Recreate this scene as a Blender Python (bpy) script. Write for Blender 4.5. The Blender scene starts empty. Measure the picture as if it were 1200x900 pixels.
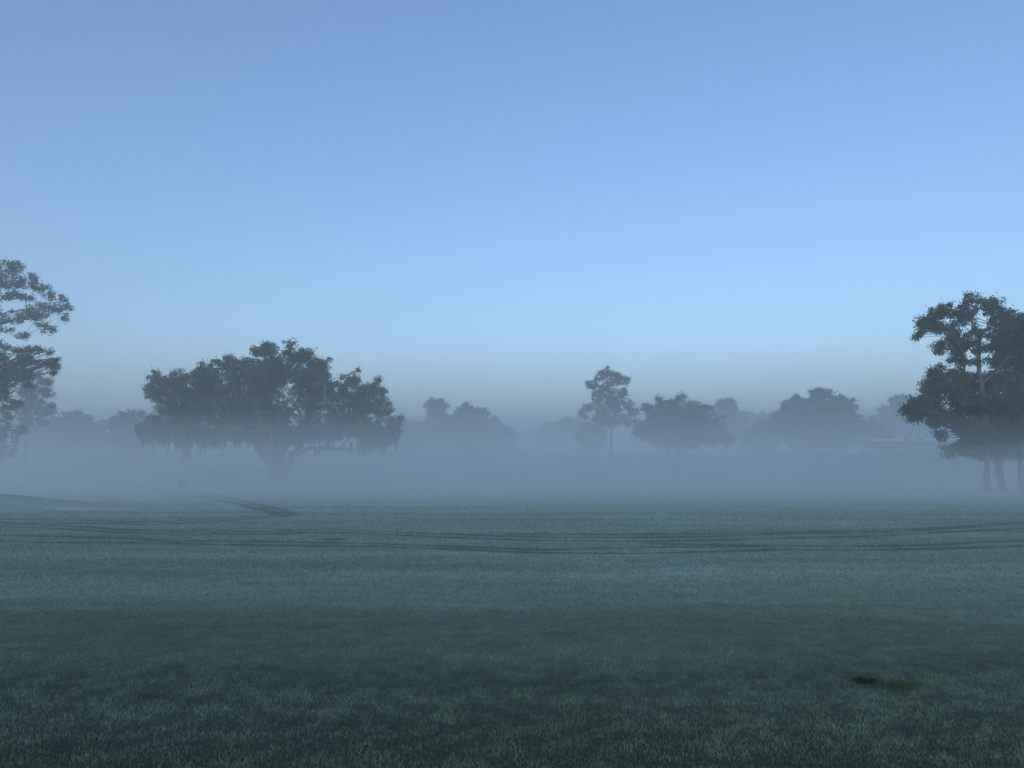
import bpy, math, random
import numpy as np
R = math.radians
sc = bpy.context.scene
col = sc.collection

# ------------------------------------------------------------------ camera
PITCH = R(5.07)
CAMZ = 1.6
FPX = 901.0                                   # focal length in pixels of a 1200 px wide frame
cd = bpy.data.cameras.new('camera')
cd.sensor_width = 36.0
cd.lens = 36.0 * FPX / 1200.0
cd.clip_start = 0.05
cd.clip_end = 6000.0
cam = bpy.data.objects.new('camera', cd)
cam.location = (0, 0, CAMZ)
cam.rotation_euler = (R(90) + PITCH, 0, 0)
col.objects.link(cam)
sc.camera = cam

# ------------------------------------------------------------------ sky, sun, exposure
SUN_EL, SUN_ROT = R(20), R(200)
w = bpy.data.worlds.new('World')
sc.world = w
w.use_nodes = True
wn = w.node_tree
sky = wn.nodes.new('ShaderNodeTexSky')
sky.sky_type = 'NISHITA'
sky.sun_disc = False
sky.sun_elevation = SUN_EL
sky.sun_rotation = SUN_ROT
sky.air_density = 1.0
sky.dust_density = 2.0
sky.ozone_density = 3.8
wn.links.new(sky.outputs[0], wn.nodes['Background'].inputs[0])
wn.nodes['Background'].inputs[1].default_value = 0.13

sd = bpy.data.lights.new('sun', 'SUN')        # the sun is still behind the trees: barely any direct light
sd.energy = 0.06
sd.angle = R(25)
sd.color = (1.0, 0.93, 0.86)
sun = bpy.data.objects.new('sun', sd)
sun.rotation_euler = (R(90) - SUN_EL, 0, R(180) - SUN_ROT)
col.objects.link(sun)

sc.view_settings.view_transform = 'Standard'
sc.view_settings.look = 'None'
sc.view_settings.gamma = 1.0
sc.view_settings.use_curve_mapping = False
sc.view_settings.exposure = 0.75
sc.cycles.volume_bounces = 4
sc.cycles.max_bounces = 8
sc.cycles.diffuse_bounces = 2
sc.cycles.glossy_bounces = 2
sc.cycles.transmission_bounces = 3
sc.cycles.use_denoising = True
sc.cycles.sample_clamp_indirect = 4.0

# ------------------------------------------------------------------ helpers
cP, sP = math.cos(PITCH), math.sin(PITCH)

def P(px, py, Y):
    """the point that far ahead (Y metres) which a 1200x900 frame shows at px, py"""
    u = (px - 600.0) / FPX
    v = (450.0 - py) / FPX
    dy = cP - v * sP
    dz = sP + v * cP
    t = Y / dy
    return np.array([u * t, Y, CAMZ + dz * t])

def sm(a, b, x):
    t = np.clip((x - a) / (b - a), 0, 1)
    return t * t * (3 - 2 * t)

def ground_z(x, y):
    x = np.asarray(x, float); y = np.asarray(y, float)
    z = -1.7 * sm(6, 82, y) - 0.35 * sm(80, 170, y)
    z = z + 0.05 * np.sin(x * 0.11 + 1.3) * np.sin(y * 0.09) * sm(8, 20, y)
    z = z + 0.09 * np.sin(x * 0.05 + 0.7) * np.sin(y * 0.043 + 1.0) * sm(15, 40, y)
    z = z + 0.02 * np.sin(x * 0.9 + 0.4 * y) * np.sin(y * 0.8 - 0.3 * x)
    # the mound at the left, with the bunker behind it
    z = z + 0.62 * np.exp(-(((x + 19.3) / 3.6) ** 2 + ((y - 26.0) / 3.6) ** 2))
    return z

def G(px, py):
    """where the line of sight through px, py meets the ground"""
    a, b = 2.0, 400.0
    for _ in range(50):
        m = 0.5 * (a + b)
        p = P(px, py, m)
        if p[2] > ground_z(p[0], p[1]): a = m
        else: b = m
    p = P(px, py, a)
    return np.array([p[0], p[1]])

def mesh_np(name, V, F, mat, parent=None, smooth=False, attrs=None):
    """V (n,3), F (m,k) with the same k for every face"""
    me = bpy.data.meshes.new(name)
    V = np.ascontiguousarray(V, np.float32)
    F = np.ascontiguousarray(F, np.int32)
    k = F.shape[1]
    me.vertices.add(len(V)); me.vertices.foreach_set('co', V.ravel())
    me.loops.add(F.size); me.loops.foreach_set('vertex_index', F.ravel())
    me.polygons.add(len(F))
    me.polygons.foreach_set('loop_start', np.arange(0, F.size, k, dtype=np.int32))
    me.update(calc_edges=True)
    if smooth:
        me.polygons.foreach_set('use_smooth', np.ones(len(F), bool))
    for an, av in (attrs or {}).items():
        a = me.attributes.new(an, 'FLOAT', 'POINT')
        a.data.foreach_set('value', np.ascontiguousarray(av, np.float32))
    me.materials.append(mat)
    o = bpy.data.objects.new(name, me)
    col.objects.link(o)
    if parent is not None:
        o.parent = parent
    return o

def tag(o, label=None, cat=None, group=None, kind=None):
    if label: o['label'] = label
    if cat: o['category'] = cat
    if group: o['group'] = group
    if kind: o['kind'] = kind
    return o

def empty(name, loc):
    o = bpy.data.objects.new(name, None)
    o.empty_display_size = 0.3
    o.location = loc
    col.objects.link(o)
    return o

class MB:
    """collects quads"""
    def __init__(self): self.V = []; self.F = []; self.n = 0
    def add(self, V, F):
        V = np.asarray(V, float).reshape(-1, 3); F = np.asarray(F, int)
        self.V.append(V); self.F.append(F + self.n); self.n += len(V)
    def box(self, a, b):
        x0, y0, z0 = a; x1, y1, z1 = b
        self.add([(x0,y0,z0),(x1,y0,z0),(x1,y1,z0),(x0,y1,z0),(x0,y0,z1),(x1,y0,z1),(x1,y1,z1),(x0,y1,z1)],
                 [(0,3,2,1),(4,5,6,7),(0,1,5,4),(1,2,6,5),(2,3,7,6),(3,0,4,7)])
    def beam(self, p, q, wd, ht):
        """a box along p-q"""
        p = np.asarray(p, float); q = np.asarray(q, float)
        d = q - p; d /= np.linalg.norm(d)
        s = np.cross(d, (0, 0, 1.0))
        if np.linalg.norm(s) < 1e-3: s = np.array((1.0, 0, 0))
        s /= np.linalg.norm(s); u = np.cross(s, d)
        V = [c + s * a * wd / 2 + u * b * ht / 2 for c in (p, q) for a, b in ((-1,-1),(1,-1),(1,1),(-1,1))]
        self.add(V, [(0,1,2,3),(7,6,5,4),(0,4,5,1),(1,5,6,2),(2,6,7,3),(3,7,4,0)])
    def tube(self, pts, rad, n=7):
        pts = np.asarray(pts, float); rad = np.asarray(rad, float)
        d = np.gradient(pts, axis=0); d /= np.linalg.norm(d, axis=1)[:, None] + 1e-9
        ref = np.where(np.abs(d[:, 2:3]) > 0.8, np.array([[1.0, 0, 0]]), np.array([[0, 0, 1.0]]))
        if np.mean(np.abs(d[:, 2])) > 0.6: ref[:] = (1.0, 0, 0)
        else: ref[:] = (0, 0, 1.0)
        s = np.cross(d, ref); s /= np.linalg.norm(s, axis=1)[:, None] + 1e-9
        u = np.cross(s, d)
        an = np.linspace(0, 2 * math.pi, n, endpoint=False)
        V = pts[:, None] + rad[:, None, None] * (np.cos(an)[None, :, None] * s[:, None] + np.sin(an)[None, :, None] * u[:, None])
        F = []
        for i in range(len(pts) - 1):
            for j in range(n):
                a = i * n + j; b = i * n + (j + 1) % n
                F.append((a, b, b + n, a + n))
        self.add(V.reshape(-1, 3), F)
    def build(self, name, mat, parent=None, smooth=False):
        return mesh_np(name, np.concatenate(self.V), np.concatenate(self.F), mat, parent, smooth)

# ------------------------------------------------------------------ materials
def new_mat(name):
    m = bpy.data.materials.new(name)
    m.use_nodes = True
    return m, m.node_tree, m.node_tree.nodes['Principled BSDF']

def ramp(nt, fac, stops):
    r = nt.nodes.new('ShaderNodeValToRGB')
    e = r.color_ramp.elements
    while len(e) < len(stops): e.new(0.5)
    for el, (p, c) in zip(e, stops):
        el.position = p; el.color = (c[0], c[1], c[2], 1)
    nt.links.new(fac, r.inputs[0])
    return r.outputs[0]

def noise(nt, scale, detail=3, rough=0.6, vec=None):
    n = nt.nodes.new('ShaderNodeTexNoise')
    n.inputs['Scale'].default_value = scale
    n.inputs['Detail'].default_value = detail
    n.inputs['Roughness'].default_value = rough
    if vec is not None: nt.links.new(vec, n.inputs['Vector'])
    return n.outputs['Fac']

def mixc(nt, fac, a, b, mode='MIX'):
    m = nt.nodes.new('ShaderNodeMix'); m.data_type = 'RGBA'; m.blend_type = mode
    for s, v in ((m.inputs[0], fac), (m.inputs[6], a), (m.inputs[7], b)):
        if hasattr(v, 'links'): nt.links.new(v, s)
        elif isinstance(v, (int, float)): s.default_value = v
        else: s.default_value = (*v, 1)
    return m.outputs[2]

def geo_pos(nt):
    return nt.nodes.new('ShaderNodeNewGeometry').outputs['Position']

def leaf_mat(name, a, b, c):
    m, nt, bs = new_mat(name)
    pos = geo_pos(nt)
    f = noise(nt, 0.9, 4, 0.7, pos)
    cc = ramp(nt, f, [(0.3, a), (0.5, b), (0.7, c)])
    nt.links.new(cc, bs.inputs['Base Color'])
    bs.inputs['Roughness'].default_value = 0.6
    bs.inputs['Specular IOR Level'].default_value = 0.35
    return m

def bark_mat(name, a, b, sc_=4.0):
    m, nt, bs = new_mat(name)
    pos = geo_pos(nt)
    mp = nt.nodes.new('ShaderNodeMapping'); mp.inputs['Scale'].default_value = (1, 1, 0.25)
    nt.links.new(pos, mp.inputs[0])
    f = noise(nt, sc_, 5, 0.7, mp.outputs[0])
    nt.links.new(ramp(nt, f, [(0.35, a), (0.65, b)]), bs.inputs['Base Color'])
    bp = nt.nodes.new('ShaderNodeBump'); bp.inputs['Strength'].default_value = 0.9; bp.inputs['Distance'].default_value = 0.06
    nt.links.new(f, bp.inputs['Height']); nt.links.new(bp.outputs[0], bs.inputs['Normal'])
    bs.inputs['Roughness'].default_value = 0.9
    return m

M_OAK = leaf_mat('oak_leaves', (0.030, 0.042, 0.022), (0.045, 0.062, 0.030), (0.07, 0.085, 0.04))
M_PINE = leaf_mat('pine_needles', (0.028, 0.045, 0.024), (0.042, 0.065, 0.030), (0.07, 0.09, 0.04))
M_BROAD = leaf_mat('broad_leaves', (0.035, 0.045, 0.028), (0.05, 0.065, 0.035), (0.075, 0.085, 0.045))
M_MOSS = leaf_mat('spanish_moss', (0.06, 0.068, 0.06), (0.09, 0.10, 0.085), (0.13, 0.14, 0.12))
M_OBARK = bark_mat('oak_bark', (0.022, 0.021, 0.019), (0.048, 0.045, 0.04))
M_PBARK = bark_mat('pine_bark', (0.045, 0.042, 0.038), (0.115, 0.105, 0.095))

def grass_color(nt, bs, k=1.0):
    """short turf, pale with dew; dark green where wheels wiped the dew off, brown where the turf is worn"""
    at = nt.nodes.new('ShaderNodeAttribute'); at.attribute_name = 'dew'
    so = nt.nodes.new('ShaderNodeAttribute'); so.attribute_name = 'worn'
    pos = geo_pos(nt)
    f1 = noise(nt, 0.35, 4, 0.6, pos)
    f2 = noise(nt, 3.0, 4, 0.7, pos)
    wet = ramp(nt, f2, [(0.3, (0.020, 0.038, 0.018)), (0.7, (0.038, 0.060, 0.028))])
    kk = lambda c: tuple(v * k for v in c)
    dew = ramp(nt, f2, [(0.25, kk((0.102, 0.160, 0.137))), (0.75, kk((0.168, 0.242, 0.212)))])
    dew = mixc(nt, ramp(nt, f1, [(0.35, (0, 0, 0)), (0.7, (0.5, 0.5, 0.5))]), dew, kk((0.112, 0.172, 0.125)))
    mp = nt.nodes.new('ShaderNodeMapping'); mp.inputs['Scale'].default_value = (0.10, 0.75, 0.5); nt.links.new(pos, mp.inputs[0])
    f3 = noise(nt, 1.0, 5, 0.65, mp.outputs[0])
    dew = mixc(nt, 1.0, dew, ramp(nt, f3, [(0.35, (0.72, 0.76, 0.72)), (0.65, (1.1, 1.08, 1.1))]), 'MULTIPLY')
    c = mixc(nt, at.outputs['Fac'], wet, dew)
    c = mixc(nt, so.outputs['Fac'], c, (0.022, 0.018, 0.014))
    nt.links.new(c, bs.inputs['Base Color'])
    bs.inputs['Roughness'].default_value = 0.85
    bs.inputs['Specular IOR Level'].default_value = 0.12
    return f2

M_GROUND, nt, bs = new_mat('turf')
f2 = grass_color(nt, bs, 1.9)
th = nt.nodes.new('ShaderNodeAttribute'); th.attribute_name = 'thatch_shade'          # dark mat plus painted gap shade under the near blades, fading with distance; beyond them the sheet itself stands for the turf
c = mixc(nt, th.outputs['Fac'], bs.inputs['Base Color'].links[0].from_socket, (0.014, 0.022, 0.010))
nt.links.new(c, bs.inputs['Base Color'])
fb = noise(nt, 14.0, 5, 0.75, geo_pos(nt))
fv = nt.nodes.new('ShaderNodeMath'); fv.operation = 'ADD'
nt.links.new(f2, fv.inputs[0]); nt.links.new(fb, fv.inputs[1])
bp = nt.nodes.new('ShaderNodeBump'); bp.inputs['Strength'].default_value = 0.8; bp.inputs['Distance'].default_value = 0.03
nt.links.new(fv.outputs[0], bp.inputs['Height']); nt.links.new(bp.outputs[0], bs.inputs['Normal'])

M_BLADE, nt, bs = new_mat('turf_blades')
grass_color(nt, bs, 2.35)
base = bs.inputs['Base Color'].links[0].from_socket
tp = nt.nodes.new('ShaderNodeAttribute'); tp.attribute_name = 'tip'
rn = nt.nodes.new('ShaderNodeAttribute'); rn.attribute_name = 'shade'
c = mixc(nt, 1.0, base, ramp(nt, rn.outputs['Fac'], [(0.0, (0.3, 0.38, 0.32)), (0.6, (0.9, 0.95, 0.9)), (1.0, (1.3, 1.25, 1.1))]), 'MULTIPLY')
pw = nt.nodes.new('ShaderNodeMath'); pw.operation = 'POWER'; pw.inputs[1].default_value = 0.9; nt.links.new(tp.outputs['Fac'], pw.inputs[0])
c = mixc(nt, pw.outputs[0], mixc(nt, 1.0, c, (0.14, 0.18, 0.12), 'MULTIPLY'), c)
nt.links.new(c, bs.inputs['Base Color'])

def plain(name, a, rough=0.6):
    m, nt, bs = new_mat(name)
    f = noise(nt, 6.0, 4, 0.6, geo_pos(nt))
    nt.links.new(ramp(nt, f, [(0.2, tuple(v * 0.8 for v in a)), (0.8, tuple(min(1, v * 1.15) for v in a))]), bs.inputs['Base Color'])
    bs.inputs['Roughness'].default_value = rough
    return m
M_SAND = plain('sand', (0.36, 0.37, 0.36), 0.95)
M_WHITE = plain('white_paint', (0.8, 0.8, 0.78), 0.5)
M_WALL = plain('wall_paint', (0.32, 0.29, 0.25), 0.8)
M_SHINGLE = plain('shingles', (0.10, 0.095, 0.09), 0.9)
M_PANE = plain('window_glass', (0.03, 0.035, 0.04), 0.1)
M_BROWN = plain('dark_wood', (0.07, 0.055, 0.045), 0.8)

def vol_mat(name, dens, color=(0.92, 0.985, 1.0), aniso=0.2):
    m = bpy.data.materials.new(name); m.use_nodes = True
    nt = m.node_tree; nt.nodes.clear()
    o = nt.nodes.new('ShaderNodeOutputMaterial'); v = nt.nodes.new('ShaderNodeVolumePrincipled')
    v.inputs['Density'].default_value = dens
    v.inputs['Color'].default_value = (*color, 1)
    v.inputs['Anisotropy'].default_value = aniso
    nt.links.new(v.outputs[0], o.inputs['Volume'])
    return m

# ------------------------------------------------------------------ ground
def axis(fine, step, far, grow=1.13):
    a = list(np.arange(0, fine + 1e-6, step))
    s = step
    while a[-1] < far:
        s *= grow; a.append(a[-1] + s)
    return np.array(a)
ax = np.concatenate([np.arange(0, 6, 0.1), axis(24, 0.2, 1500)[30:]])
X = np.concatenate([-ax[:0:-1], ax])
ya = np.concatenate([np.arange(2.0, 12.0, 0.1), np.arange(12.0, 34.0, 0.06)])
yf = list(ya); s = 0.1
while yf[-1] < 1500: s *= 1.05; yf.append(yf[-1] + s)
yb = [2.0]; s = 0.2
while yb[-1] > -1500: s *= 1.25; yb.append(yb[-1] - s)
Yv = np.array(yb[:0:-1] + yf)
gx, gy = np.meshgrid(X, Yv)
gz = ground_z(gx, gy)

# wheel tracks in the dew: polylines read off the turf, kept as ground coordinates
TR = [
 [(-60,606),(0,608),(100,610),(160,612.5),(230,609),(290,605),(325,604.5)],
 [(-60,610),(0,611.5),(100,613.5),(170,615),(240,612),(300,607),(338,605)],
 [(338,605),(345,603),(330,598),(305,592),(280,586),(250,580),(205,573),(150,569)],
 [(325,604.5),(322,601),(300,596),(270,589),(240,583),(190,576),(140,572)],
 [(-60,609),(0,613),(90,617),(150,621.5),(300,623.5),(380,620.5),(430,622),(500,625),(600,629),(700,630),(850,628.5),(1000,625),(1100,620),(1260,614)],
 [(-60,615),(0,617),(90,621),(150,624.5),(300,626.5),(380,623.5),(430,625),(500,629),(600,633),(700,634.5),(850,633),(1000,629.5),(1100,624),(1260,618)],
 [(-60,625),(0,627),(150,630.5),(200,634.5),(330,635),(420,636.5),(520,640),(600,643.5),(655,644.5),(760,641),(900,640.5)],
 [(-60,632),(0,634.5),(150,636),(260,638.5),(420,639.5),(520,643.5),(600,647),(650,648),(760,648.5),(900,645)],
 [(600,626),(750,626),(900,625),(1040,621),(1130,617),(1260,610)],
 [(760,637),(900,640),(1050,640),(1130,637),(1260,632)],
 [(900,644),(1000,645),(1100,643),(1200,640),(1260,638)],
]
SEG = []
for pl in TR:
    g = [G(*p) for p in pl]
    g = np.array(g)
    if pl[0][0] <= -60: g = np.vstack([g[0] + (g[0] - g[1]) / np.linalg.norm(g[0] - g[1]) * 45, g])
    if pl[-1][0] >= 1260: g = np.vstack([g, g[-1] + (g[-1] - g[-2]) / np.linalg.norm(g[-1] - g[-2]) * 45])
    # smooth the polyline a little
    t = np.arange(len(g)); tt = np.linspace(0, len(g) - 1, len(g) * 6)
    gi = np.stack([np.interp(tt, t, g[:, 0]), np.interp(tt, t, g[:, 1])], 1)
    k = np.array([1, 2, 3, 2, 1.]) / 9
    gs = gi.copy()
    for c_ in (0, 1):
        gs[2:-2, c_] = np.convolve(gi[:, c_], k, 'valid')
    SEG += [(gs[i], gs[i + 1]) for i in range(len(gs) - 1)]
SEG = np.array(SEG)

def dew_at(x, y):
    """1 = full dew, 0 = wiped off by a wheel"""
    d = np.full(x.shape, 1e9)
    sel = (y > 9) & (y < 90) & (np.abs(x) < 75)
    xs, ys = x[sel], y[sel]
    dd = np.full(xs.shape, 1e9)
    for a, b in SEG:
        lo, hi = min(a[1], b[1]) - 1.2, max(a[1], b[1]) + 1.2
        l2, h2 = min(a[0], b[0]) - 1.2, max(a[0], b[0]) + 1.2
        m = (ys > lo) & (ys < hi) & (xs > l2) & (xs < h2)
        if not m.any(): continue
        ab = b - a; L = ab @ ab + 1e-9
        t = np.clip(((xs[m] - a[0]) * ab[0] + (ys[m] - a[1]) * ab[1]) / L, 0, 1)
        q = np.hypot(xs[m] - a[0] - t * ab[0], ys[m] - a[1] - t * ab[1])
        dd[m] = np.minimum(dd[m], q)
    d[sel] = dd
    wv = 0.10 + 0.03 * np.sin(x * 1.7 + y * 0.6) + 0.02 * np.sin(x * 5.1) + 0.0035 * np.clip(y - 15, 0, 60)
    k = 0.38 + 0.62 * sm(wv * 0.6, wv * 1.7, d)
    return k

WORN = [(2.45, 5.52, 0.13, 0.10, 1.0), (2.68, 5.42, 0.10, 0.05, 0.5), (3.62, 6.0, 0.12, 0.07, 0.6), (-2.4, 5.2, 0.10, 0.05, 0.5), (-1.95, 5.25, 0.07, 0.04, 0.5),
        (-1.85, 7.2, 0.12, 0.05, 0.45), (1.9, 11.6, 0.16, 0.1, 0.5), (-0.75, 8.9, 0.12, 0.05, 0.4), (0.35, 10.4, 0.1, 0.05, 0.35), (-3.2, 9.6, .14, .06, .5), (0.4, 7.0, .1, .05, .3)]
gd = G(391, 632); WORN.append((gd[0], gd[1], 0.20, 0.20, 0.9))
def worn_at(x, y):
    k = np.zeros(x.shape)
    for cx, cy, a, b, s in WORN:
        q = ((x - cx) / a) ** 2 + ((y - cy) / b) ** 2
        k = np.maximum(k, s * np.exp(-q * 0.9))
    return k

n0, n1 = gx.shape
idx = np.arange(n0 * n1).reshape(n0, n1)
F = np.stack([idx[:-1, :-1], idx[:-1, 1:], idx[1:, 1:], idx[1:, :-1]], -1).reshape(-1, 4)
V = np.stack([gx, gy, gz], -1).reshape(-1, 3)
ground = mesh_np('ground', V, F, M_GROUND, smooth=True, attrs={'dew': dew_at(V[:, 0], V[:, 1]), 'worn': worn_at(V[:, 0], V[:, 1]), 'thatch_shade': 0.97 * (1 - sm(3.2, 10.5, V[:, 1])) ** 0.8})
tag(ground, kind='structure')

# sand bunker behind the mound
def sand_sheet():
    c0 = G(108, 597.5)
    vs = [(c0[0], c0[1])]; rings = 5; n = 28
    for r in range(1, rings + 1):
        for j in range(n):
            a = 2 * math.pi * j / n
            k = r / rings * (1 + 0.12 * math.sin(3 * a + 1) + 0.06 * math.sin(5 * a))
            vs.append((c0[0] + 1.25 * k * math.cos(a), c0[1] + 0.6 * k * math.sin(a)))
    vs = np.array(vs)
    z = ground_z(vs[:, 0], vs[:, 1]) + 0.02
    V = np.column_stack([vs, z]); F = []
    for j in range(n): F.append((0, 0 + 1 + j, 1 + (j + 1) % n, 0))
    Q = []
    for r in range(rings - 1):
        for j in range(n):
            a = 1 + r * n + j; b = 1 + r * n + (j + 1) % n
            Q.append((a, a + n, b + n, b))
    me = bpy.data.meshes.new('sand_bunker')
    me.from_pydata([tuple(v) for v in V], [], [(0, 1 + j, 1 + (j + 1) % n) for j in range(n)] + Q)
    me.materials.append(M_SAND)
    o = bpy.data.objects.new('sand_bunker', me); col.objects.link(o)
    tag(o, kind='structure')
sand_sheet()

# ------------------------------------------------------------------ turf blades
def blades():
    rg = np.random.default_rng(5)
    xs, ys = [], []
    y0, ymax = 2.6, 34.0
    # density rho(y) per m2
    D0, yk = 12000.0, 5.6
    edges = np.arange(y0, ymax, 0.2)
    for e in edges:
        rho = D0 if e < yk else D0 * (yk / e) ** 2.2 * (1 - sm(13, 34, e))
        half = 0.72 * e + 5.5
        n = int(rho * 0.2 * 2 * half)
        xs.append(rg.uniform(-half, half, n)); ys.append(rg.uniform(e, e + 0.2, n))
    x = np.concatenate(xs); y = np.concatenate(ys)
    kk = rg.random(len(x)) < 1 - sm(0.5, 5.5, np.abs(x) - 0.72 * y); x, y = x[kk], y[kk]     # thins out well to the side
    # clumpiness: thin out by a cheap noise
    cn = (np.sin(x * 9.1 + 2.1 * np.sin(y * 6.3)) * np.sin(y * 10.7 + 1.7 * np.sin(x * 7.9)) + 0.6 * np.sin(x * 23 + 3 * np.sin(y * 17)) * np.sin(y * 27 + 2 * np.sin(x * 19)))
    fa = np.sin(x * 103 + 2.3 * np.sin(y * 71 + 1.0) + 1.1 * np.sin(x * 29)) * np.sin(y * 88 + 2.1 * np.sin(x * 79) + 1.3 * np.sin(y * 23))
    fc = np.sin(x * 41 + 2.6 * np.sin(y * 27 + 2.0)) * np.sin(y * 33 + 2.4 * np.sin(x * 31))
    fine = 0.55 * fa + 0.45 * fc
    wn_ = worn_at(x, y)
    keep = (rg.random(len(x)) < 0.80 + 0.14 * cn + 0.55 * np.minimum(fine + 0.12, 0.25)) & (rg.random(len(x)) > wn_ ** 2 * 0.5)
    x, y, cn, fine = x[keep], y[keep], cn[keep], fine[keep]
    n = len(x)
    z = ground_z(x, y)
    sc_ = np.maximum(1.0, y / 6.0)
    h = (0.017 + 0.011 * rg.random(n) + 0.003 * cn) * (0.85 + 0.15 * sc_)
    wd = (0.0023 + 0.0016 * rg.random(n)) * sc_
    a = rg.uniform(0, 2 * math.pi, n); ln = rg.uniform(0.1, 1.1, n) * h; b = rg.uniform(0, 2 * math.pi, n)
    base = np.stack([x, y, z - 0.004], 1)
    dx = np.stack([np.cos(a), np.sin(a), np.zeros(n)], 1) * wd[:, None] * 0.5
    tip = base + np.stack([np.cos(b) * ln, np.sin(b) * ln, h], 1)
    V = np.empty((n, 3, 3)); V[:, 0] = base - dx; V[:, 1] = base + dx; V[:, 2] = tip
    F = np.arange(n * 3).reshape(n, 3)
    dew = dew_at(x, y) * np.clip(0.85 + 0.3 * cn, 0.3, 1)
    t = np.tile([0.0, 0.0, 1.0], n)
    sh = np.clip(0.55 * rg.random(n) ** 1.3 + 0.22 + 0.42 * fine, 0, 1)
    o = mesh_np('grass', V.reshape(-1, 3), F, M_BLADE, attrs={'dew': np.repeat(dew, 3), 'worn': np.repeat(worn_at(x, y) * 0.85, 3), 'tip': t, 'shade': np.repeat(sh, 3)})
    tag(o, 'short dewy fairway grass covering the foreground', 'grass', kind='stuff')
    # long green tuft beside the worn hole
    m = 420
    cx = 2.62 + rg.normal(0, 0.06, m); cy = 5.36 + rg.normal(0, 0.045, m)
    hz = rg.uniform(0.025, 0.055, m); a = rg.uniform(0, 6.283, m); b = rg.uniform(0, 6.283, m); ln = hz * rg.uniform(0.1, 0.9, m)
    base = np.stack([cx, cy, ground_z(cx, cy) - 0.004], 1)
    dx = np.stack([np.cos(a), np.sin(a), 0 * a], 1) * 0.0025
    V = np.stack([base - dx, base + dx, base + np.stack([np.cos(b) * ln, np.sin(b) * ln, hz], 1)], 1)
    o = mesh_np('grass_tuft', V.reshape(-1, 3), np.arange(m * 3).reshape(m, 3), M_TUFT)
    tag(o, 'longer bright green grass tuft beside the dark bare hole in the turf', 'grass tuft')
M_TUFT = plain('green_tuft', (0.022, 0.066, 0.022), 0.6)
blades()
M_SOIL = plain('shaded_soil', (0.012, 0.010, 0.008), 1.0)  # near-black: the shade inside the hole is painted into the soil colour
M_SOIL.node_tree.nodes['Principled BSDF'].inputs['Specular IOR Level'].default_value = 0.05
def bare_patch(cx, cy, a, b, seed):
    rg = np.random.default_rng(seed); n, rings = 36, 6
    V = [(cx, cy, 0.0)]; ph = rg.uniform(0, 6.28, 4)
    for r in range(1, rings + 1):
        for j in range(n):
            t = 2 * math.pi * j / n
            k = r / rings * (1 + .16 * math.sin(3 * t + ph[0]) + .12 * math.sin(5 * t + ph[1]) + .08 * math.sin(9 * t + ph[2]))
            V.append((cx + a * k * math.cos(t), cy + b * k * math.sin(t), rg.uniform(-.003, .012) * (1 if r < rings else 0)))
    V = np.array(V); V[:, 2] += ground_z(V[:, 0], V[:, 1]) + 0.002
    F = [(0, 1 + j, 1 + (j + 1) % n, 1 + (j + 1) % n) for j in range(n)]
    me = bpy.data.meshes.new('bare_patch')
    Q = [(1 + r * n + j, 1 + (r + 1) * n + j, 1 + (r + 1) * n + (j + 1) % n, 1 + r * n + (j + 1) % n) for r in range(rings - 1) for j in range(n)]
    me.from_pydata([tuple(v) for v in V], [], [f[:3] for f in F] + Q); me.materials.append(M_SOIL)
    o = bpy.data.objects.new('bare_patch', me); col.objects.link(o); tag(o, kind='structure')
for i, (a, b, c_, d, s_) in enumerate(WORN):
    if s_ > 0.95: bare_patch(a, b, c_ * 0.6, d * 0.6, 60 + i)

# ------------------------------------------------------------------ trees
def unit(rg, n):
    v = rg.normal(size=(n, 3)); return v / (np.linalg.norm(v, axis=1)[:, None] + 1e-9)

def leaves_mesh(rg, C, s, mat, parent, name='crown'):
    """one small bent leaf cluster quad at each centre"""
    n = len(C)
    a = unit(rg, n); b = np.cross(a, unit(rg, n)); b /= np.linalg.norm(b, axis=1)[:, None] + 1e-9
    L = s * rg.uniform(0.6, 1.3, n)[:, None]; W = L * rg.uniform(0.4, 0.75, n)[:, None]
    V = np.stack([C - a * L * 0.5, C + b * W * 0.5, C + a * L * 0.5, C - b * W * 0.5], 1)
    F = np.arange(n * 4).reshape(n, 4)
    return mesh_np(name, V.reshape(-1, 3), F, mat, parent)

def curve(p, q, bend, k=7, sag=0.0):
    t = np.linspace(0, 1, k)[:, None]
    m = (p + q) / 2 + bend
    c = (1 - t) ** 2 * p + 2 * t * (1 - t) * m + t ** 2 * q
    return c

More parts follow.
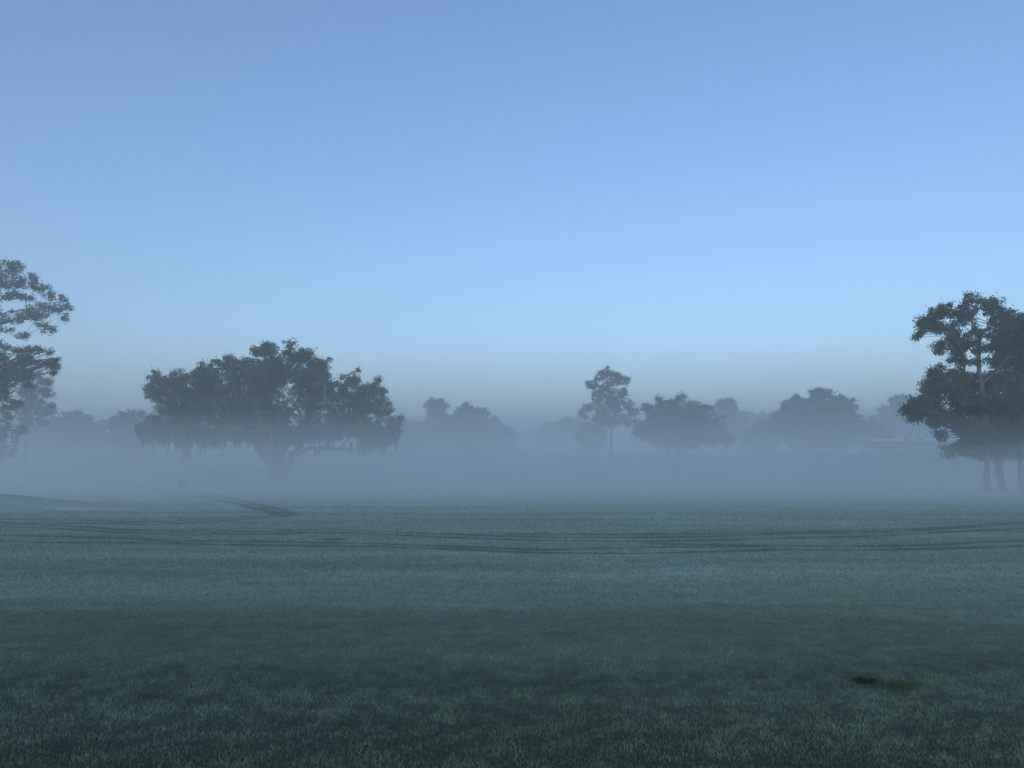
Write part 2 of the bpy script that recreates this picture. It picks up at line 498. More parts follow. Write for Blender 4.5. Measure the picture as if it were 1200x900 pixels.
def tree(name, label, cat, Y, lobes, trunk, style, seed, group=None, moss=None, limbs=(), depth=1.0, fill=1.0, puff=0.55, leaf=0.2, nleaf=34, open_=0.0, scale_k=1.0, skirt=0, grow=1.0, rag=2):
    """lobes: (px, py, rx, ry) crown masses as seen at distance Y; they are built as 3-D masses in a round crown.
    trunk: [(px, py, radius_m), ...] from the ground up."""
    rg = np.random.default_rng(seed)
    b = P(trunk[0][0], trunk[0][1], Y)
    bz = float(ground_z(b[0], b[1]))
    root = empty(name, (b[0], b[1], bz))
    tag(root, label, cat, group)
    org = np.array([b[0], b[1], bz])
    mpp = Y / FPX
    leafm, barkm = style
    lobes = [(l[0], l[1], l[2] * grow, l[3] * grow) for l in lobes]
    if skirt:                                     # foliage reaching down towards the ground
        lo = [l for l in lobes if l[1] > np.mean([q[1] for q in lobes])]
        lobes = list(lobes) + [(l[0] + rg.uniform(-.3, .3) * l[2], l[1] + skirt * (i + 1) / 2 * rg.uniform(.6, 1.1), l[2] * rg.uniform(.7, 1.0), l[3] * rg.uniform(.8, 1.15)) for l in lo for i in range(2)]
    cx = np.mean([l[0] for l in lobes]); half = max(abs(l[0] - cx) + l[2] for l in lobes) * mpp
    zlow = min(P(l[0], l[1] + l[3], Y)[2] for l in lobes) - org[2]; cxw = P(cx, 500, Y)[0] - org[0]
    L = []
    for i, (px, py, rx, ry) in enumerate(lobes):
        c = P(px, py, Y) - org
        off = abs(px - cx) * mpp / half
        dmax = half * math.sqrt(max(0.05, 1 - off * off)) * 0.75 * depth
        r = np.array([rx * mpp, 0, ry * mpp]); r[1] = max(r[0], r[2]) * 0.9
        d0 = rg.uniform(-0.25, 0.25) * dmax
        L.append((c + np.array([0, d0, 0]), r))
        nb = int(max(0, round(dmax / max(r[1], 0.5) * fill)))
        for j in range(nb):                       # the crown's depth: masses in front of and behind this one
            s_ = rg.uniform(0.55, 0.9)
            dd = rg.uniform(-1, 1) * dmax
            k = 1 - 0.35 * abs(dd) / (dmax + 1e-6)
            cc = c + np.array([rg.uniform(-.3, .3) * r[0], dd, rg.uniform(-.35, .0) * r[2]])
            cc[2] -= (0.3 if dd < 0 else 0.12) * (abs(dd) / dmax) * max(0, c[2] - zlow)
            cc[0] = cxw + (cc[0] - cxw) * (1 - 0.12 * abs(dd) / dmax)
            L.append((cc, r * s_ * k))
    for c, r in list(L):                          # small ragged heads on the upper outline
        for _ in range(rag):
            t = rg.uniform(0.1, 3.04); k = rg.uniform(0.2, 0.42)
            L.append((c + np.array([math.cos(t) * r[0] * .95, rg.uniform(-.5, .5) * r[1], math.sin(t) * r[2] * .95]), np.maximum(r * k, puff * .7)))
    # trunk and limbs
    mb = MB()
    tp = np.array([P(px, py, Y) - org for px, py, _ in trunk]); tp[0, 2] = -0.25
    tr = np.array([r for *_, r in trunk])
    k = np.linspace(0, len(tp) - 1, 4 * len(tp)); kk = np.arange(len(tp))
    tpi = np.stack([np.interp(k, kk, tp[:, c]) for c in range(3)], 1); tri = np.interp(k, kk, tr)
    tpi[1:-1] += rg.normal(0, 0.25, (len(tpi) - 2, 3)) * tri[1:-1, None] * np.array([.5, .5, .2])
    tri[0] *= 1.35
    mb.tube(tpi, tri, 12)
    anchors = [(tpi[i], tri[i]) for i in range(len(tpi) // 3, len(tpi))]
    for lb in limbs:                              # limbs the picture shows
        q = np.array([P(a[0], a[1], Y) - org + np.array([0, a[3] if len(a) > 3 else 0, 0]) for a in lb]); rr = np.array([a[2] for a in lb])
        k = np.linspace(0, len(q) - 1, 4 * len(q)); kk = np.arange(len(q))
        qi = np.stack([np.interp(k, kk, q[:, c]) for c in range(3)], 1); ri = np.interp(k, kk, rr)
        qi[1:-1] += rg.normal(0, 0.3, (len(qi) - 2, 3)) * ri[1:-1, None]
        mb.tube(qi, ri, 8)
        anchors += [(qi[i], ri[i]) for i in range(len(qi) // 2, len(qi))]
    AP = np.array([a[0] for a in anchors]); AR = np.array([a[1] for a in anchors])
    puffs = []
    for c, r in L:
        cost = np.linalg.norm(AP - c, axis=1) * rg.uniform(0.75, 1.25, len(AP)) + 1.5 * np.maximum(0, AP[:, 2] - c[2] + 0.3)
        i = int(np.argmin(cost)); p0 = AP[i]
        dist = np.linalg.norm(c - p0)
        r0 = min(AR[i] * 0.6, 0.015 + 0.009 * dist + 0.006 * r.max())
        bend = np.array([0, 0, 0.12 * dist]) + rg.normal(0, 0.06 * dist, 3)
        mb.tube(curve(p0, c, bend), np.linspace(r0, r0 * 0.4, 7), 6)
        vol = r[0] * r[1] + r[1] * r[2] + r[0] * r[2]
        npf = max(3, int(vol * 8.0 / (puff * puff * 3.0) * (1 - open_) * scale_k))
        u = unit(rg, npf) * (rg.uniform(0.35, 1.0, npf) ** 0.6)[:, None]
        pc = c + u * np.maximum(r - puff * 0.4, r * 0.6)
        for j in range(0, npf, max(1, npf // 9)):
            m = c + (pc[j] - c) * 0.45 + rg.normal(0, 0.1, 3) * r
            mb.tube(np.array([c, m, pc[j]]), np.array([r0 * 0.4, r0 * 0.25, 0.012]), 4)
        puffs.append(pc)
    mb.build('trunk', barkm, root, smooth=True)
    PC = np.concatenate(puffs)
    n = len(PC)
    pr = puff * rg.uniform(0.55, 1.15, n)
    cnt = nleaf
    C = np.repeat(PC, cnt, 0)
    u = unit(rg, n * cnt) * (rg.uniform(0.15, 1.0, n * cnt) ** 0.5)[:, None]
    C = C + u * np.repeat(pr, cnt)[:, None] * np.array([1, 1, 0.72])
    C += np.array([0, 0, 0.0])
    # a few stray sprigs breaking the outline
    ns = n * 3
    S = PC[rg.integers(0, n, ns)] + unit(rg, ns) * (puff * rg.uniform(0.9, 1.5, ns))[:, None]
    leaves_mesh(rg, np.concatenate([C, S]), leaf, leafm, root)
    if moss:
        # moss hanging from the underside of the crown in ragged beards
        nm, lmin, lmax = moss[:3]
        low = PC[rg.integers(0, n, nm * 6)]
        # keep the points that have little below them
        z0 = np.array([np.min(PC[(np.abs(PC[:, 0] - q[0]) < 1.2) & (np.abs(PC[:, 1] - q[1]) < 1.5), 2]) for q in low])
        low = low[(low[:, 2] - z0) < 1.3][:nm]
        extra = [P(a, b_, Y) - org for a, b_, *_ in (moss[3] if len(moss) > 3 else [])]
        exl = [a[2] for a in (moss[3] if len(moss) > 3 else [])]
        VV, FF = [], []; off = 0
        for i, q in enumerate(list(low) + extra):
            Lm = exl[i - len(low)] if i >= len(low) else rg.uniform(lmin, lmax) * rg.uniform(0.5, 1)
            for s_ in range(rg.integers(9, 18)):
                st = q + np.array([rg.normal(0, .16 + .05 * Lm), rg.normal(0, .2), rg.uniform(-.1, .35)])
                ln = Lm * rg.uniform(0.35, 1.0); K = 5; w0 = rg.uniform(.05, .13) * (leaf / 0.2)
                a = rg.uniform(0, math.pi); d = np.array([math.cos(a), math.sin(a), 0])
                t = np.linspace(0, 1, K)
                ctr = st + np.stack([0.05 * ln * np.sin(t * 5 + a), 0.05 * ln * np.cos(t * 4 + a), -t * ln], 1)
                ww = w0 * (1 - t) ** 0.7 * rg.uniform(0.5, 1.3, K) + 0.008
                v = np.empty((2 * K, 3)); v[0::2] = ctr - d * ww[:, None]; v[1::2] = ctr + d * ww[:, None]
                VV.append(v); FF.append(np.array([(2*j, 2*j+1, 2*j+3, 2*j+2) for j in range(K-1)]) + off); off += 2 * K
        mesh_np('spanish_moss', np.concatenate(VV), np.concatenate(FF), M_MOSS, root)
    return root

OAK = (M_OAK, M_OBARK); PINE = (M_PINE, M_PBARK); BROAD = (M_BROAD, M_OBARK)

# the great live oak
tree('live_oak', 'great spreading live oak with forked trunk, hung with moss, left of centre', 'tree', 85,
     [(330,424,34,21),(300,432,30,20),(358,430,22,20),(276,435,28,21),(250,440,20,16),(232,455,18,14),(205,456,24,16),(192,448,14,11),(183,444,6,6),(222,446,14,10),(205,445,9,8),(260,425,12,8),(240,434,10,8),(345,412,16,9),(305,410,16,9),(370,424,12,10),
      (200,477,14,14),(184,497,15,13),(174,502,8,7),(215,485,28,22),(250,475,32,28),(290,470,36,32),(335,465,38,32),(368,462,26,28),(374,436,10,14),
      (310,500,40,14),(250,500,30,12),(355,500,40,18),(300,450,34,24),
      (410,441,13,12),(403,457,9,8),(438,455,12,12),(446,470,9,12),(425,466,22,18),(400,478,28,24),(432,490,26,20),(452,504,15,16),(395,502,26,13),(428,504,20,12),(462,504,8,12),(466,497,4,8),(270,508,18,9),(240,511,16,8),(205,510,14,8),(345,510,22,9),(445,514,12,8),(300,508,14,8),(195,505,12,9),(175,508,8,6),(445,480,10,14)],
     [(325,568,1.18),(324,558,0.98),(324,545,0.92),(325,536,0.85)], OAK, 11, moss=(750, 0.7, 1.9, [(218,511,3.1),(220,514,3.1),(219,512,2.9),(217,514,2.6),(214,511,2.2),(424,520,2.0),(432,522,1.6),(452,518,2.0),(192,505,1.6),(385,520,1.4),(352,522,1.6),(178,510,1.7),(200,512,2.0),(240,515,1.5),(262,516,1.6),(282,514,1.3),(410,522,1.5),(446,518,1.9),(462,514,1.6),(372,524,1.3)]),
     limbs=[[(322,552,.55),(311,533,.45),(298,516,.38),(280,504,.3),(250,494,.22),(215,488,.14)],
            [(326,550,.6),(324,530,.45),(322,508,.38),(318,480,.28),(315,450,.16)],
            [(329,553,.6),(343,535,.48),(352,518,.38),(362,495,.3),(366,465,.2)],
            [(345,532,.3),(366,525,.24),(395,527,.2),(420,527,.15),(440,520,.1)],
            [(352,518,.3),(380,508,.26),(410,495,.2),(432,475,.12)],
            [(325,540,.5,0),(330,515,.4,2.5),(335,500,.3,5),(340,485,.2,8)],
            [(323,540,.5,0),(312,515,.4,-2.5),(300,500,.3,-5),(290,490,.2,-8)]],
     puff=0.52, leaf=0.22, nleaf=30, depth=0.85, fill=0.5, open_=0.6, rag=2)

# right-hand group
tree('pine_tree', 'tall dark pine with bare forked top and crown reaching left, at the right edge', 'tree', 50,
     [(1143,351,9,8),(1165,355,14,9),(1158,364,9,8),(1112,362,13,9),(1098,366,10,9),(1128,366,10,8),(1140,366,7,6),(1086,378,12,9),(1077,388,7,8),(1078,376,5,5),(1101,380,10,8),
      (1114,388,10,8),(1122,402,10,10),(1134,404,9,9),(1111,399,7,6),(1102,404,8,5),(1095,412,5,4),(1127,417,9,7),(1138,424,11,6),(1130,380,6,4),(1146,388,6,5),(1160,393,7,6),(1165,408,8,5),(1147,410,5,3),(1172,380,13,14),(1182,368,13,9)],
     [(1157,572,.21),(1157,540,.18),(1156,500,.165),(1152,460,.15),(1147,435,.13),(1147,407,.11),(1148,396,.09)], PINE, 21,
     limbs=[[(1148,397,.09),(1142,384,.07),(1136,372,.05),(1128,366,.03)],[(1148,396,.09),(1156,386,.07),(1160,376,.05),(1164,362,.03)],
            [(1147,420,.06),(1132,405,.05),(1118,396,.035),(1100,384,.02)],[(1142,384,.04),(1125,375,.03),(1105,370,.02)],[(1147,430,.05),(1138,424,.03),(1128,418,.02)],
            [(1151,450,.08),(1166,436,.06),(1185,415,.04)]],
     puff=0.34, leaf=0.14, nleaf=40, depth=0.55, fill=0.35, grow=1.12, rag=1, open_=0.4)
tree('pine_tree', 'second tall pine with pale straight trunk, cut by the right edge', 'tree', 52,
     [(1188,384,16,14),(1200,376,14,12),(1176,398,14,12),(1192,404,18,14),(1208,395,18,16),(1180,418,14,12),(1200,425,16,14),(1222,410,16,18),(1215,380,14,12),(1170,425,10,7),(1230,430,16,16),(1215,440,16,12)],
     [(1197,572,.19),(1196,537,.17),(1195,480,.15),(1193,430,.14),(1195,400,.11),(1200,380,.08)], PINE, 22,
     puff=0.36, leaf=0.15, nleaf=34, depth=0.8, fill=0.8, grow=1.1, rag=1)
tree('broadleaf_tree', 'dense dark spreading tree filling in beneath the tall pines at the right edge', 'tree', 51,
     [(1099,436,14,8),(1120,440,16,11),(1140,444,16,12),(1093,447,9,9),(1100,456,15,11),(1090,466,10,8),(1075,473,9,6),(1076,487,9,8),(1090,480,11,6),(1106,492,11,8),(1068,472,4,4),(1118,490,16,8),(1128,462,8,10),
      (1124,506,13,10),(1142,502,20,22),(1140,470,18,18),(1162,470,22,26),(1185,465,18,24),(1205,470,22,28),(1165,500,26,20),(1195,500,26,18),(1225,490,24,30),(1156,531,14,9),(1178,532,20,9),(1208,531,20,10),(1144,521,16,10),(1170,520,22,12),(1205,520,24,12),(1160,445,16,14),(1185,440,12,10)],
     [(1176,572,.2),(1170,545,.24),(1168,520,.2),(1160,500,.16)], BROAD, 23,
     limbs=[[(1170,530,.12),(1140,510,.09),(1110,500,.06),(1085,488,.03)],[(1168,520,.12),(1140,485,.09),(1115,458,.05)]],
     puff=0.4, leaf=0.16, nleaf=32, depth=0.8, fill=0.7, grow=1.02, rag=1, open_=0.2)

# left edge
tree('pine_tree', 'tallest pale pine at the left edge, open layered crown above the darker tree', 'tree', 92,
     [(2,312,14,10),(18,312,7,5),(22,320,8,7),(36,323,7,4),(30,332,14,8),(45,336,10,6),(54,345,7,4),(10,330,16,9),(32,348,12,5),(5,345,10,5),(72,352,8,5),(79,361,5,4),(62,360,10,5),(45,365,16,8),(28,368,14,7),(12,375,16,5),(75,372,4,3),(64,388,6,4),(57,381,4,2.5),(25,395,7,2.5),(13,388,5,2),(-15,330,20,16),(-25,360,25,20),(-5,385,10,6),(-20,300,14,10),(-50,340,20,20)],
     [(-38,573,.36),(-38,500,.33),(-37,430,.29),(-36,385,.23),(-35,330,.14)], PINE, 31,
     limbs=[[(-37,395,.16),(0,380,.11),(20,374,.09),(37,371,.07),(52,378,.045),(66,389,.02)],[(-36,370,.14),(0,352,.08),(18,340,.06),(30,328,.03)],[(-36,385,.12),(10,365,.07),(45,362,.04),(70,356,.02)],[(-36,345,.1),(-10,325,.06),(10,314,.03)]],
     puff=0.45, leaf=0.21, nleaf=20, depth=0.4, fill=0.25, open_=0.55, grow=1.15, rag=1)
tree('broadleaf_tree', 'darker drooping tree cut by the left edge, nearest there', 'tree', 78,
     [(5,408,12,5),(18,410,10,5),(35,411,11,5),(50,412,8,4),(60,415,5,3),(54,428,8,4),(60,425,4,3),(40,425,13,6),(20,428,16,10),(0,430,18,16),(22,442,12,9),(5,460,14,16),(14,475,12,10),(-15,450,25,30),(8,495,9,12),(17,505,8,5),(2,515,8,10),(3,530,5,10),(-20,500,22,25),(-40,430,30,20),(-45,480,30,30)],
     [(-30,574,.3),(-30,540,.27),(-28,500,.22),(-22,450,.15)], BROAD, 32, moss=(50, .4, 1.2),
     puff=0.42, leaf=0.2, nleaf=22, depth=0.6, fill=0.35, open_=0.45, rag=1)
tree('pine_tree', 'faint slender pine just right of the dark left-edge tree', 'tree', 108,
     [(42,442,9,5),(55,448,7,5),(58,462,6,5),(64,476,5,4),(45,458,11,8),(38,474,12,9),(54,482,9,6),(30,462,8,8),(32,492,10,8),(48,495,8,5),(25,480,8,8)],
     [(30,561,.25),(30,520,.22),(29,480,.17),(31,455,.1)], PINE, 33,
     puff=0.5, leaf=0.26, nleaf=18, depth=0.8, fill=0.4, open_=0.3)

# middle distance
tree('pine_tree', 'lone slender tall pine with straight bare trunk, right of centre', 'tree', 128,
     [(711,437,9,6),(703,442,6,5),(722,441,9,6),(732,446,7,6),(694,450,7,6),(703,456,9,6),(716,456,7,5),(728,459,6,4),(699,467,8,6),(712,468,9,6),(726,468,9,7),(690,477,7,5),(681,483,5,4),(703,479,8,6),(720,480,12,8),(737,474,7,7),(742,484,6,6),(712,492,12,8),(730,492,11,7),(700,491,7,5)],
     [(716,557,.3),(716,535,.27),(716,500,.23),(714,470,.18),(712,445,.1)], PINE, 41, moss=(45, .6, 1.6),
     puff=0.42, leaf=0.22, nleaf=26, depth=0.7, fill=0.25, open_=0.45, grow=1.12, rag=1)
tree('mossy_tree', 'low mossy tree close behind the left side of the lone pine', 'tree', 142,
     [(690,505,12,9),(700,515,12,12),(684,515,9,10),(692,525,12,8),(702,500,10,9),(683,530,6,5)],
     [(694,553,.3),(694,540,.27),(694,525,.2)], OAK, 42, moss=(60, .8, 2.6),
     puff=0.6, leaf=0.34, nleaf=16, depth=0.9, fill=0.4)
tree('live_oak', 'rounded moss-hung oak standing just right of the lone slender pine', 'tree', 112,
     [(797,469,7,7),(788,474,8,7),(772,474,7,7),(757,480,8,6),(772,485,16,10),(795,482,18,12),(812,480,11,9),(828,480,7,6),(822,492,16,12),(838,496,12,11),(847,508,10,9),(800,500,30,16),(768,500,18,12),(752,499,10,10),(748,508,6,7),(830,508,18,10),(778,512,16,8),(808,515,20,8),(854,515,4,4),(775,514,18,9),(800,519,20,7),(828,515,18,8),(760,510,12,9),(845,513,9,8)],
     [(793,560,.5),(793,548,.42),(793,530,.38),(795,510,.28)], OAK, 43, moss=(130, .7, 2.2),
     limbs=[[(793,540,.3),(776,522,.22),(760,508,.14)],[(793,538,.3),(812,522,.22),(832,508,.14)]],
     puff=0.55, leaf=0.26, nleaf=26, depth=0.85, fill=0.5, open_=0.45)
tree('live_oak', 'broad hazy oak with domed top between the rounded oak and the roof', 'tree', 128,
     [(972,459,9,5),(961,462,7,5),(952,465,6,6),(970,469,15,9),(986,471,10,7),(997,481,8,9),(980,484,20,12),(955,480,16,12),(930,474,11,7),(936,468,5,4),(922,480,9,7),(938,488,18,12),(912,490,9,6),(960,498,32,14),(930,502,24,12),(992,500,18,12),(965,512,40,10),(1002,492,7,6)],
     [(960,557,.6),(960,545,.5),(960,525,.45),(962,505,.3)], OAK, 44, moss=(80, .6, 1.6),
     puff=0.6, leaf=0.32, nleaf=24, depth=0.8, fill=0.6, skirt=14, rag=3, open_=0.3)
tree('bushy_tree', 'low bushy tree against the left flank of the broad hazy oak', 'tree', 135,
     [(893,500,9,6),(903,497,8,6),(884,507,9,6),(900,510,15,9),(878,513,8,6),(892,517,14,7)],
     [(895,556,.3),(895,540,.25),(895,520,.18)], OAK, 45, puff=0.6, leaf=0.34, nleaf=18, depth=0.9, fill=0.5, skirt=18, rag=3, open_=0.3)
tree('bushy_tree', 'low spiky-topped tree between the broad hazy oak and the roof', 'tree', 133,
     [(1020,499,8,5),(1014,504,9,7),(1030,504,9,6),(1037,510,7,6),(1024,513,16,9),(1010,515,10,7)],
     [(1022,556,.3),(1022,540,.25),(1022,520,.18)], OAK, 46, puff=0.6, leaf=0.34, nleaf=18, depth=0.9, fill=0.5, skirt=18, rag=3, open_=0.3)

# far trees
FARG = 'faint trees along the far side of the course'
tree('round_tree', 'faint smooth domed tree beyond the left-edge trees', 'tree', 135,
     [(85,496,22,14),(66,503,14,11),(104,503,16,11),(85,515,40,18),(55,515,20,16),(115,518,18,14),(40,510,16,12)],
     [(85,556,.5),(85,540,.42),(85,515,.3)], BROAD, 51, FARG, puff=0.6, leaf=0.38, nleaf=20, depth=0.8, fill=0.5, skirt=18, rag=3, open_=0.3)
tree('mossy_tree', 'faint mossy tree just left of the great oak', 'tree', 122,
     [(150,488,9,6),(163,487,9,6),(140,492,8,6),(152,500,18,10),(170,502,12,12),(138,503,7,7),(155,515,20,9),(175,518,12,9),(132,497,5,4)],
     [(158,558,.4),(158,545,.35),(158,525,.25)], OAK, 52, FARG, moss=(60, .6, 2.0), puff=0.6, leaf=0.33, nleaf=18, depth=0.8, fill=0.5, skirt=18, rag=3, open_=0.3)
tree('round_tree', 'faint low tree peeping out at the great oak\'s right tip', 'tree', 165,
     [(468,494,10,6),(480,499,10,7),(488,503,9,7),(474,510,18,11),(492,515,14,10)],
     [(476,553,.4),(476,540,.35),(476,520,.25)], BROAD, 53, FARG, puff=0.6, leaf=0.42, nleaf=16, depth=0.9, fill=0.4, skirt=18, rag=3, open_=0.3)
tree('round_tree', 'faint tree with one tall rounded knob of crown, right of the great oak', 'tree', 160,
     [(511,472,9,6),(506,479,9,7),(517,479,8,8),(511,490,13,9),(511,505,20,12),(525,500,12,10)],
     [(511,553,.4),(511,540,.35),(511,500,.25),(511,480,.12)], BROAD, 54, FARG, puff=0.6, leaf=0.38, nleaf=18, depth=0.9, fill=0.3, skirt=18, rag=3, open_=0.3)
tree('broad_tree', 'faint broad uneven crown midway between the great oak and the lone pine', 'tree', 150,
     [(546,479,8,5),(538,484,10,6),(552,484,12,7),(568,484,6,4),(562,492,14,8),(535,495,18,11),(578,497,10,7),(588,503,10,7),(555,508,34,14),(595,512,12,8)],
     [(556,554,.5),(556,540,.42),(556,515,.3)], OAK, 55, FARG, puff=0.6, leaf=0.38, nleaf=20, depth=0.8, fill=0.5, skirt=18, rag=3, open_=0.3)
tree('broad_tree', 'barely visible low crown in the mist just left of the lone pine', 'tree', 205,
     [(660,498,14,7),(642,503,12,6),(676,500,12,8),(655,510,28,9),(630,508,10,6)],
     [(658,550,.4),(658,540,.35),(658,515,.25)], BROAD, 56, FARG, puff=0.75, leaf=0.46, nleaf=16, depth=0.9, fill=0.4, skirt=18, rag=3, open_=0.3)
tree('round_tree', 'faint tree with small domed head behind the rounded oak\'s right side', 'tree', 170,
     [(847,473,11,6),(840,478,7,5),(855,480,8,6),(850,490,17,12),(860,503,20,13)],
     [(851,553,.4),(851,540,.35),(851,500,.22)], BROAD, 57, FARG, puff=0.6, leaf=0.4, nleaf=18, depth=0.9, fill=0.3, skirt=18, rag=3, open_=0.3)
tree('round_tree', 'faint low flat crown in the gap between the rounded oak and the broad hazy oak', 'tree', 200,
     [(875,487,9,5),(888,489,10,5),(902,491,10,5),(885,500,24,10),(905,502,16,8)],
     [(886,550,.4),(886,540,.35),(886,510,.25)], BROAD, 58, FARG, puff=0.75, leaf=0.46, nleaf=16, depth=0.9, fill=0.4, skirt=18, rag=3, open_=0.3)
tree('broad_tree', 'pale broad tree rising behind the low roof', 'tree', 172,
     [(1056,468,9,5),(1047,472,8,6),(1066,474,10,7),(1040,483,10,7),(1056,485,20,10),(1080,485,16,10),(1028,492,12,7),(1055,500,34,12),(1095,495,18,12)],
     [(1056,552,.5),(1056,540,.42),(1056,510,.3)], OAK, 59, FARG, puff=0.6, leaf=0.4, nleaf=20, depth=0.8, fill=0.5, skirt=18, rag=3, open_=0.3)

# far-off wood closing the view: one mass
def woods():
    rg = np.random.default_rng(77)
    C = []
    for ring, (dist, hh) in enumerate(((250, 9.0), (300, 11.0))):
        ang = np.arange(-75, 76, 1.6 if ring == 0 else 1.9)
        for a in ang:
            a = R(a + rg.uniform(-.5, .5)); d = dist + rg.uniform(-12, 12)
            c = np.array([math.sin(a) * d, math.cos(a) * d, 0])
            h = hh * rg.uniform(0.75, 1.15); rw = rg.uniform(4, 6.5)
            n = 900
            u = unit(rg, n) * (rg.uniform(0.6, 1, n) ** .5)[:, None]
            bump = 1 + 0.16 * np.sin(u[:, 0] * 7 + a * 50) * np.sin(u[:, 2] * 8 + 2)
            C.append(c + u * bump[:, None] * np.array([rw, rw, h * 0.52]) + np.array([0, 0, -2 + h * 0.5]))
    C = np.concatenate(C)
    o = leaves_mesh(rg, C, 1.5, M_BROAD, None, 'woods')
    tag(o, 'far-off dark wood closing the misty horizon', 'woods', kind='stuff')
woods()

# ------------------------------------------------------------------ clubhouse roof beyond the trees
def clubhouse():
    Y = 106.0
    p0 = P(1045, 515.5, Y); p1 = P(1165, 515.5, Y); pk = P(1088.5, 508, Y)
    x0, x1 = p0[0], p1[0]; zr = p0[2]
    gz_ = float(ground_z((x0 + x1) / 2, Y + 5))
    root = empty('clubhouse', ((x0 + x1) / 2, Y + 4, gz_)); org = np.array(root.location)
    tag(root, 'low dark-roofed building with white trim and small gable, beside the right-hand trees', 'building')
    def w_(v): return np.array(v) - org
    ze = gz_ + 2.9
    m = MB(); m.box(w_((x0 + .5, Y + .9, gz_ - .2)), w_((x1 - .5, Y + 9, ze))); m.build('wall', M_WALL, root)
    m = MB()                                           # low-pitched roof slabs
    for ya, yb_ in ((Y, Y + 5), (Y + 10, Y + 5)):
        a0, a1 = w_((x0, ya, ze)), w_((x1, ya, ze)); b0, b1 = w_((x0, yb_, zr)), w_((x1, yb_, zr))
        dn = np.array([0, 0, -.18])
        m.add([a0, a1, b1, b0, a0 + dn, a1 + dn, b1 + dn, b0 + dn], [(0,1,2,3),(7,6,5,4),(0,4,5,1),(1,5,6,2),(2,6,7,3),(3,7,4,0)])
    roof = m.build('roof', M_SHINGLE, root)
    m = MB(); m.beam(w_((x0 - .1, Y + 5, zr + .06)), w_((x1 + .1, Y + 5, zr + .06)), .34, .2); m.build('ridge_trim', M_WHITE, roof)
    m = MB(); m.beam(w_((x0 - .05, Y - .03, ze - .12)), w_((x1 + .05, Y - .03, ze - .12)), .05, .14); m.build('fascia', M_WHITE, roof)
    gxm = pk[0]; hw = 1.35; zt = pk[2]
    m = MB()                                           # small cross gable
    yb0, yb1 = Y + 3.2, Y + 5.4
    for s in (-1, 1):
        a0, a1 = w_((gxm + s * hw, yb0, zr - .1)), w_((gxm + s * hw, yb1, zr - .1)); b0, b1 = w_((gxm, yb0, zt)), w_((gxm, yb1, zt))
        dn = np.array([0, 0, -.12])
        m.add([a0, a1, b1, b0, a0 + dn, a1 + dn, b1 + dn, b0 + dn], [(0,1,2,3),(7,6,5,4),(0,4,5,1),(1,5,6,2),(2,6,7,3),(3,7,4,0)])
    m.build('gable', M_SHINGLE, root)
    m = MB()
    a, b, c = w_((gxm - hw + .15, yb0 + .2, zr - .3)), w_((gxm + hw - .15, yb0 + .2, zr - .3)), w_((gxm, yb0 + .2, zt - .16))
    t = np.array([0, .12, 0]); m.add([a, b, c, c, a + t, b + t, c + t, c + t], [(0,1,2,3),(7,6,5,4),(0,4,5,1),(1,5,6,2),(3,7,4,0)])
    m.build('gable_wall', M_WALL, root)
    m = MB()
    for s in (-1, 1): m.beam(w_((gxm + s * (hw + .1), yb0 - .05, zr - .08)), w_((gxm, yb0 - .05, zt + .03)), .08, .15)
    m.build('gable_trim', M_WHITE, root)
    xs = np.linspace(x0 + 1.6, x1 - 1.6, 6)
    for i, xx in enumerate(xs):
        if i == 2:
            m = MB(); m.box(w_((xx - .5, Y + .86, gz_ + .05)), w_((xx + .5, Y + .895, gz_ + 2.1))); m.build('door', M_BROWN, root); continue
        m = MB(); m.box(w_((xx - .6, Y + .87, gz_ + 1.0)), w_((xx + .6, Y + .895, gz_ + 2.1))); f = m.build('window', M_PANE, root)
        m = MB()
        for a, b in (((xx - .66, Y + .85, gz_ + .93), (xx + .66, Y + .885, gz_ + 1.0)), ((xx - .66, Y + .85, gz_ + 2.1), (xx + .66, Y + .885, gz_ + 2.17)), ((xx - .66, Y + .85, gz_ + 1.0), (xx - .6, Y + .885, gz_ + 2.1)), ((xx + .6, Y + .85, gz_ + 1.0), (xx + .66, Y + .885, gz_ + 2.1))):
            m.box(w_(a), w_(b))
        m.build('frame', M_WHITE, f)
clubhouse()

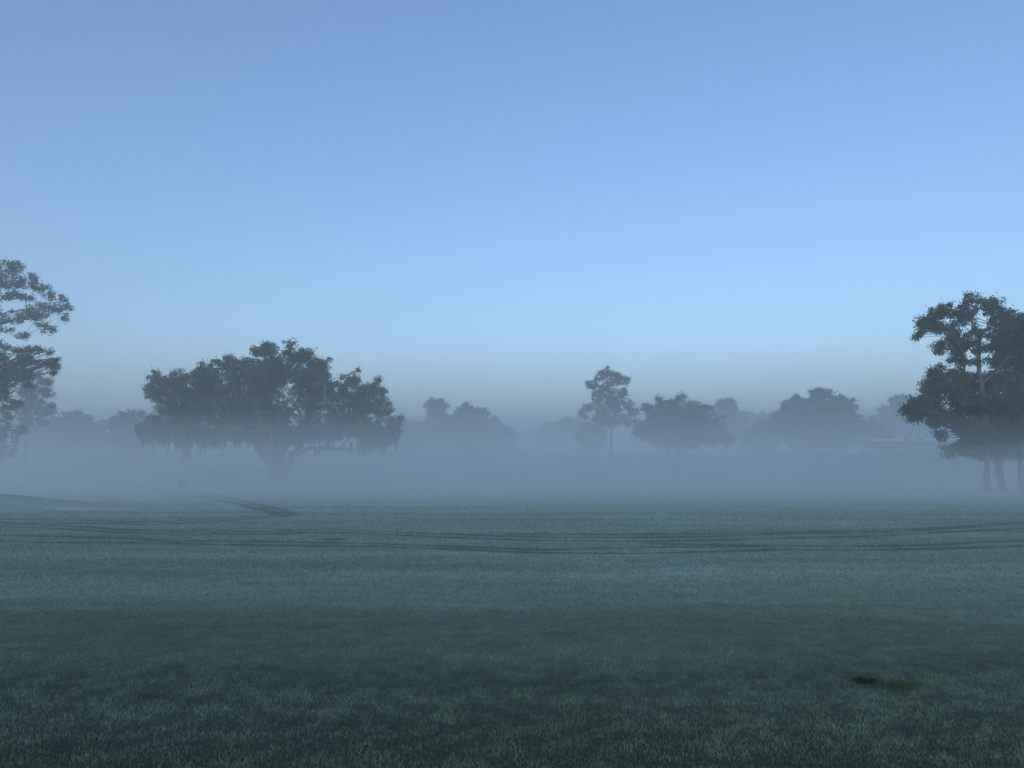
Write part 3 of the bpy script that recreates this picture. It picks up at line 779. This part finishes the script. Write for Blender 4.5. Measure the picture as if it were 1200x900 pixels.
# ------------------------------------------------------------------ the small box on the fairway
def course_box():
    g = G(214, 571)
    gz_ = float(ground_z(g[0], g[1]))
    k = g[1] / FPX
    W, H, D = 8.0 * k, 8.2 * k, 0.5
    root = empty('wooden_box', (g[0], g[1], gz_)); root.rotation_euler = (0, 0, R(12))
    tag(root, 'small dark wooden box on short legs, alone on the fairway left of the great oak', 'box')
    m = MB(); m.box((-W/2, -D/2, .12), (W/2, D/2, H * .86)); body = m.build('body', M_BROWN, root)
    m = MB()
    for i in range(4):
        z0 = .14 + i * (H * .86 - .16) / 4; m.box((-W/2 + .03, -D/2 - .018, z0), (W/2 - .03, -D/2 - .003, z0 + (H * .86 - .16) / 4 - .03))
    m.build('slat_panel', M_BROWN, body)
    m = MB()
    m.add([(-W/2 - .05, -D/2 - .06, H*.86+.003), (W/2 + .05, -D/2 - .06, H*.86+.003), (W/2 + .05, D/2 + .04, H*.93), (-W/2 - .05, D/2 + .04, H*.93),
           (-W/2 - .05, -D/2 - .06, H*.93), (W/2 + .05, -D/2 - .06, H*.93), (W/2 + .05, D/2 + .04, H), (-W/2 - .05, D/2 + .04, H)],
          [(0,3,2,1),(4,5,6,7),(0,1,5,4),(1,2,6,5),(2,3,7,6),(3,0,4,7)])
    m.build('lid', M_BROWN, root)
    for sx in (-1, 1):
        for sy in (-1, 1):
            m = MB(); m.box((sx * (W/2 - .08) - .05, sy * (D/2 - .08) - .05, -.04), (sx * (W/2 - .08) + .05, sy * (D/2 - .08) + .05, .119)); m.build('leg', M_BROWN, root)
course_box()

# ------------------------------------------------------------------ the air: haze and the ground mist lying in the hollow
m = MB(); m.box((-1600, -1600, -3.6), (1600, 1600, 33.0))
hz = m.build('haze', vol_mat('haze_air', 0.0035)); tag(hz, kind='stuff')
def mist(name, x0, x1, y0, y1, z0, z1, dens, amp, seed, edge=18.0):
    rg = np.random.default_rng(seed)
    def ax_(a, b):
        f = np.concatenate([np.linspace(0, edge, 7)[:-1] ** 1.0, np.linspace(edge, 400, 24)])
        f = f[f < (b - a) * 0.45]
        return np.concatenate([a + f, [(a + b) / 2], (b - f)[::-1]])
    xs = ax_(x0, x1); ys = ax_(y0, y1); nx, ny = len(xs), len(ys)
    gx, gy = np.meshgrid(xs, ys)
    e = np.minimum.reduce([gx - x0, x1 - gx, gy - y0, y1 - gy]) / edge
    top = z0 + 0.05 + (z1 - z0) * np.clip(e, 0, 1) ** 0.5 + amp * np.sin(gx * 0.021 + seed) * np.sin(gy * 0.027 + 2 * seed) * np.clip(e - 1, 0, 1)
    V = np.concatenate([np.stack([gx, gy, top], -1).reshape(-1, 3), np.stack([gx, gy, np.full_like(gx, z0)], -1).reshape(-1, 3)])
    i = np.arange(nx * ny).reshape(ny, nx); N = nx * ny
    q = lambda a, b, c, d: np.stack([a, b, c, d], -1).reshape(-1, 4)
    F = [q(i[:-1, :-1], i[:-1, 1:], i[1:, 1:], i[1:, :-1]), q(i[:-1, :-1], i[1:, :-1], i[1:, 1:], i[:-1, 1:]) + N]
    for a, b in ((i[0, :-1], i[0, 1:]), (i[1:, -1][::-1] * 0 + i[:-1, -1], i[1:, -1]), (i[-1, 1:], i[-1, :-1]), (i[1:, 0], i[:-1, 0])):
        F.append(q(b, a, a + N, b + N))
    o = mesh_np(name, V, np.concatenate(F), vol_mat(name + '_air', dens))
    tag(o, kind='stuff')
    return o
mist('mist', -720, 720, 70, 1020, -3.45, 15.5, 0.0024, 1.2, 10, 25)
mist('mist', -700, 700, 55, 1000, -3.4, 10.5, 0.0031, 0.9, 1)
mist('mist', -650, 650, 46, 950, -3.35, 7.2, 0.0029, 0.7, 3, 25)
mist('mist', -640, 640, 34, 930, -3.3, 5.0, 0.0024, 0.6, 5, 25)
mist('ground_mist', -630, 630, 18, 920, -3.25, 3.9, 0.0022, 0.5, 6, 24)
mist('ground_mist', -620, 620, 4, 910, -3.2, 2.9, 0.0036, 0.4, 7, 24)
mist('ground_mist', -610, 610, 1, 900, -3.15, 2.1, 0.0046, 0.3, 8, 22)
mist('ground_mist', -600, 600, -2, 890, -3.1, 1.2, 0.0052, 0.25, 9, 20)
mist('ground_mist', -590, 590, 18, 880, -3.0, 0.30, 0.0090, 0.12, 15, 18)
# thicker patches drifting between the trees
mist('mist', -58, 28, 98, 235, -3.05, 8.5, 0.0032, 0.8, 11, 30)
mist('mist', 30, 130, 135, 270, -2.95, 10.0, 0.0030, 1.0, 12, 32)
mist('mist', -170, -62, 84, 210, -2.9, 7.0, 0.0030, 0.8, 13, 30)
mist('ground_mist', 16, 84, 30, 78, -2.85, 2.4, 0.0150, 0.3, 14, 16)
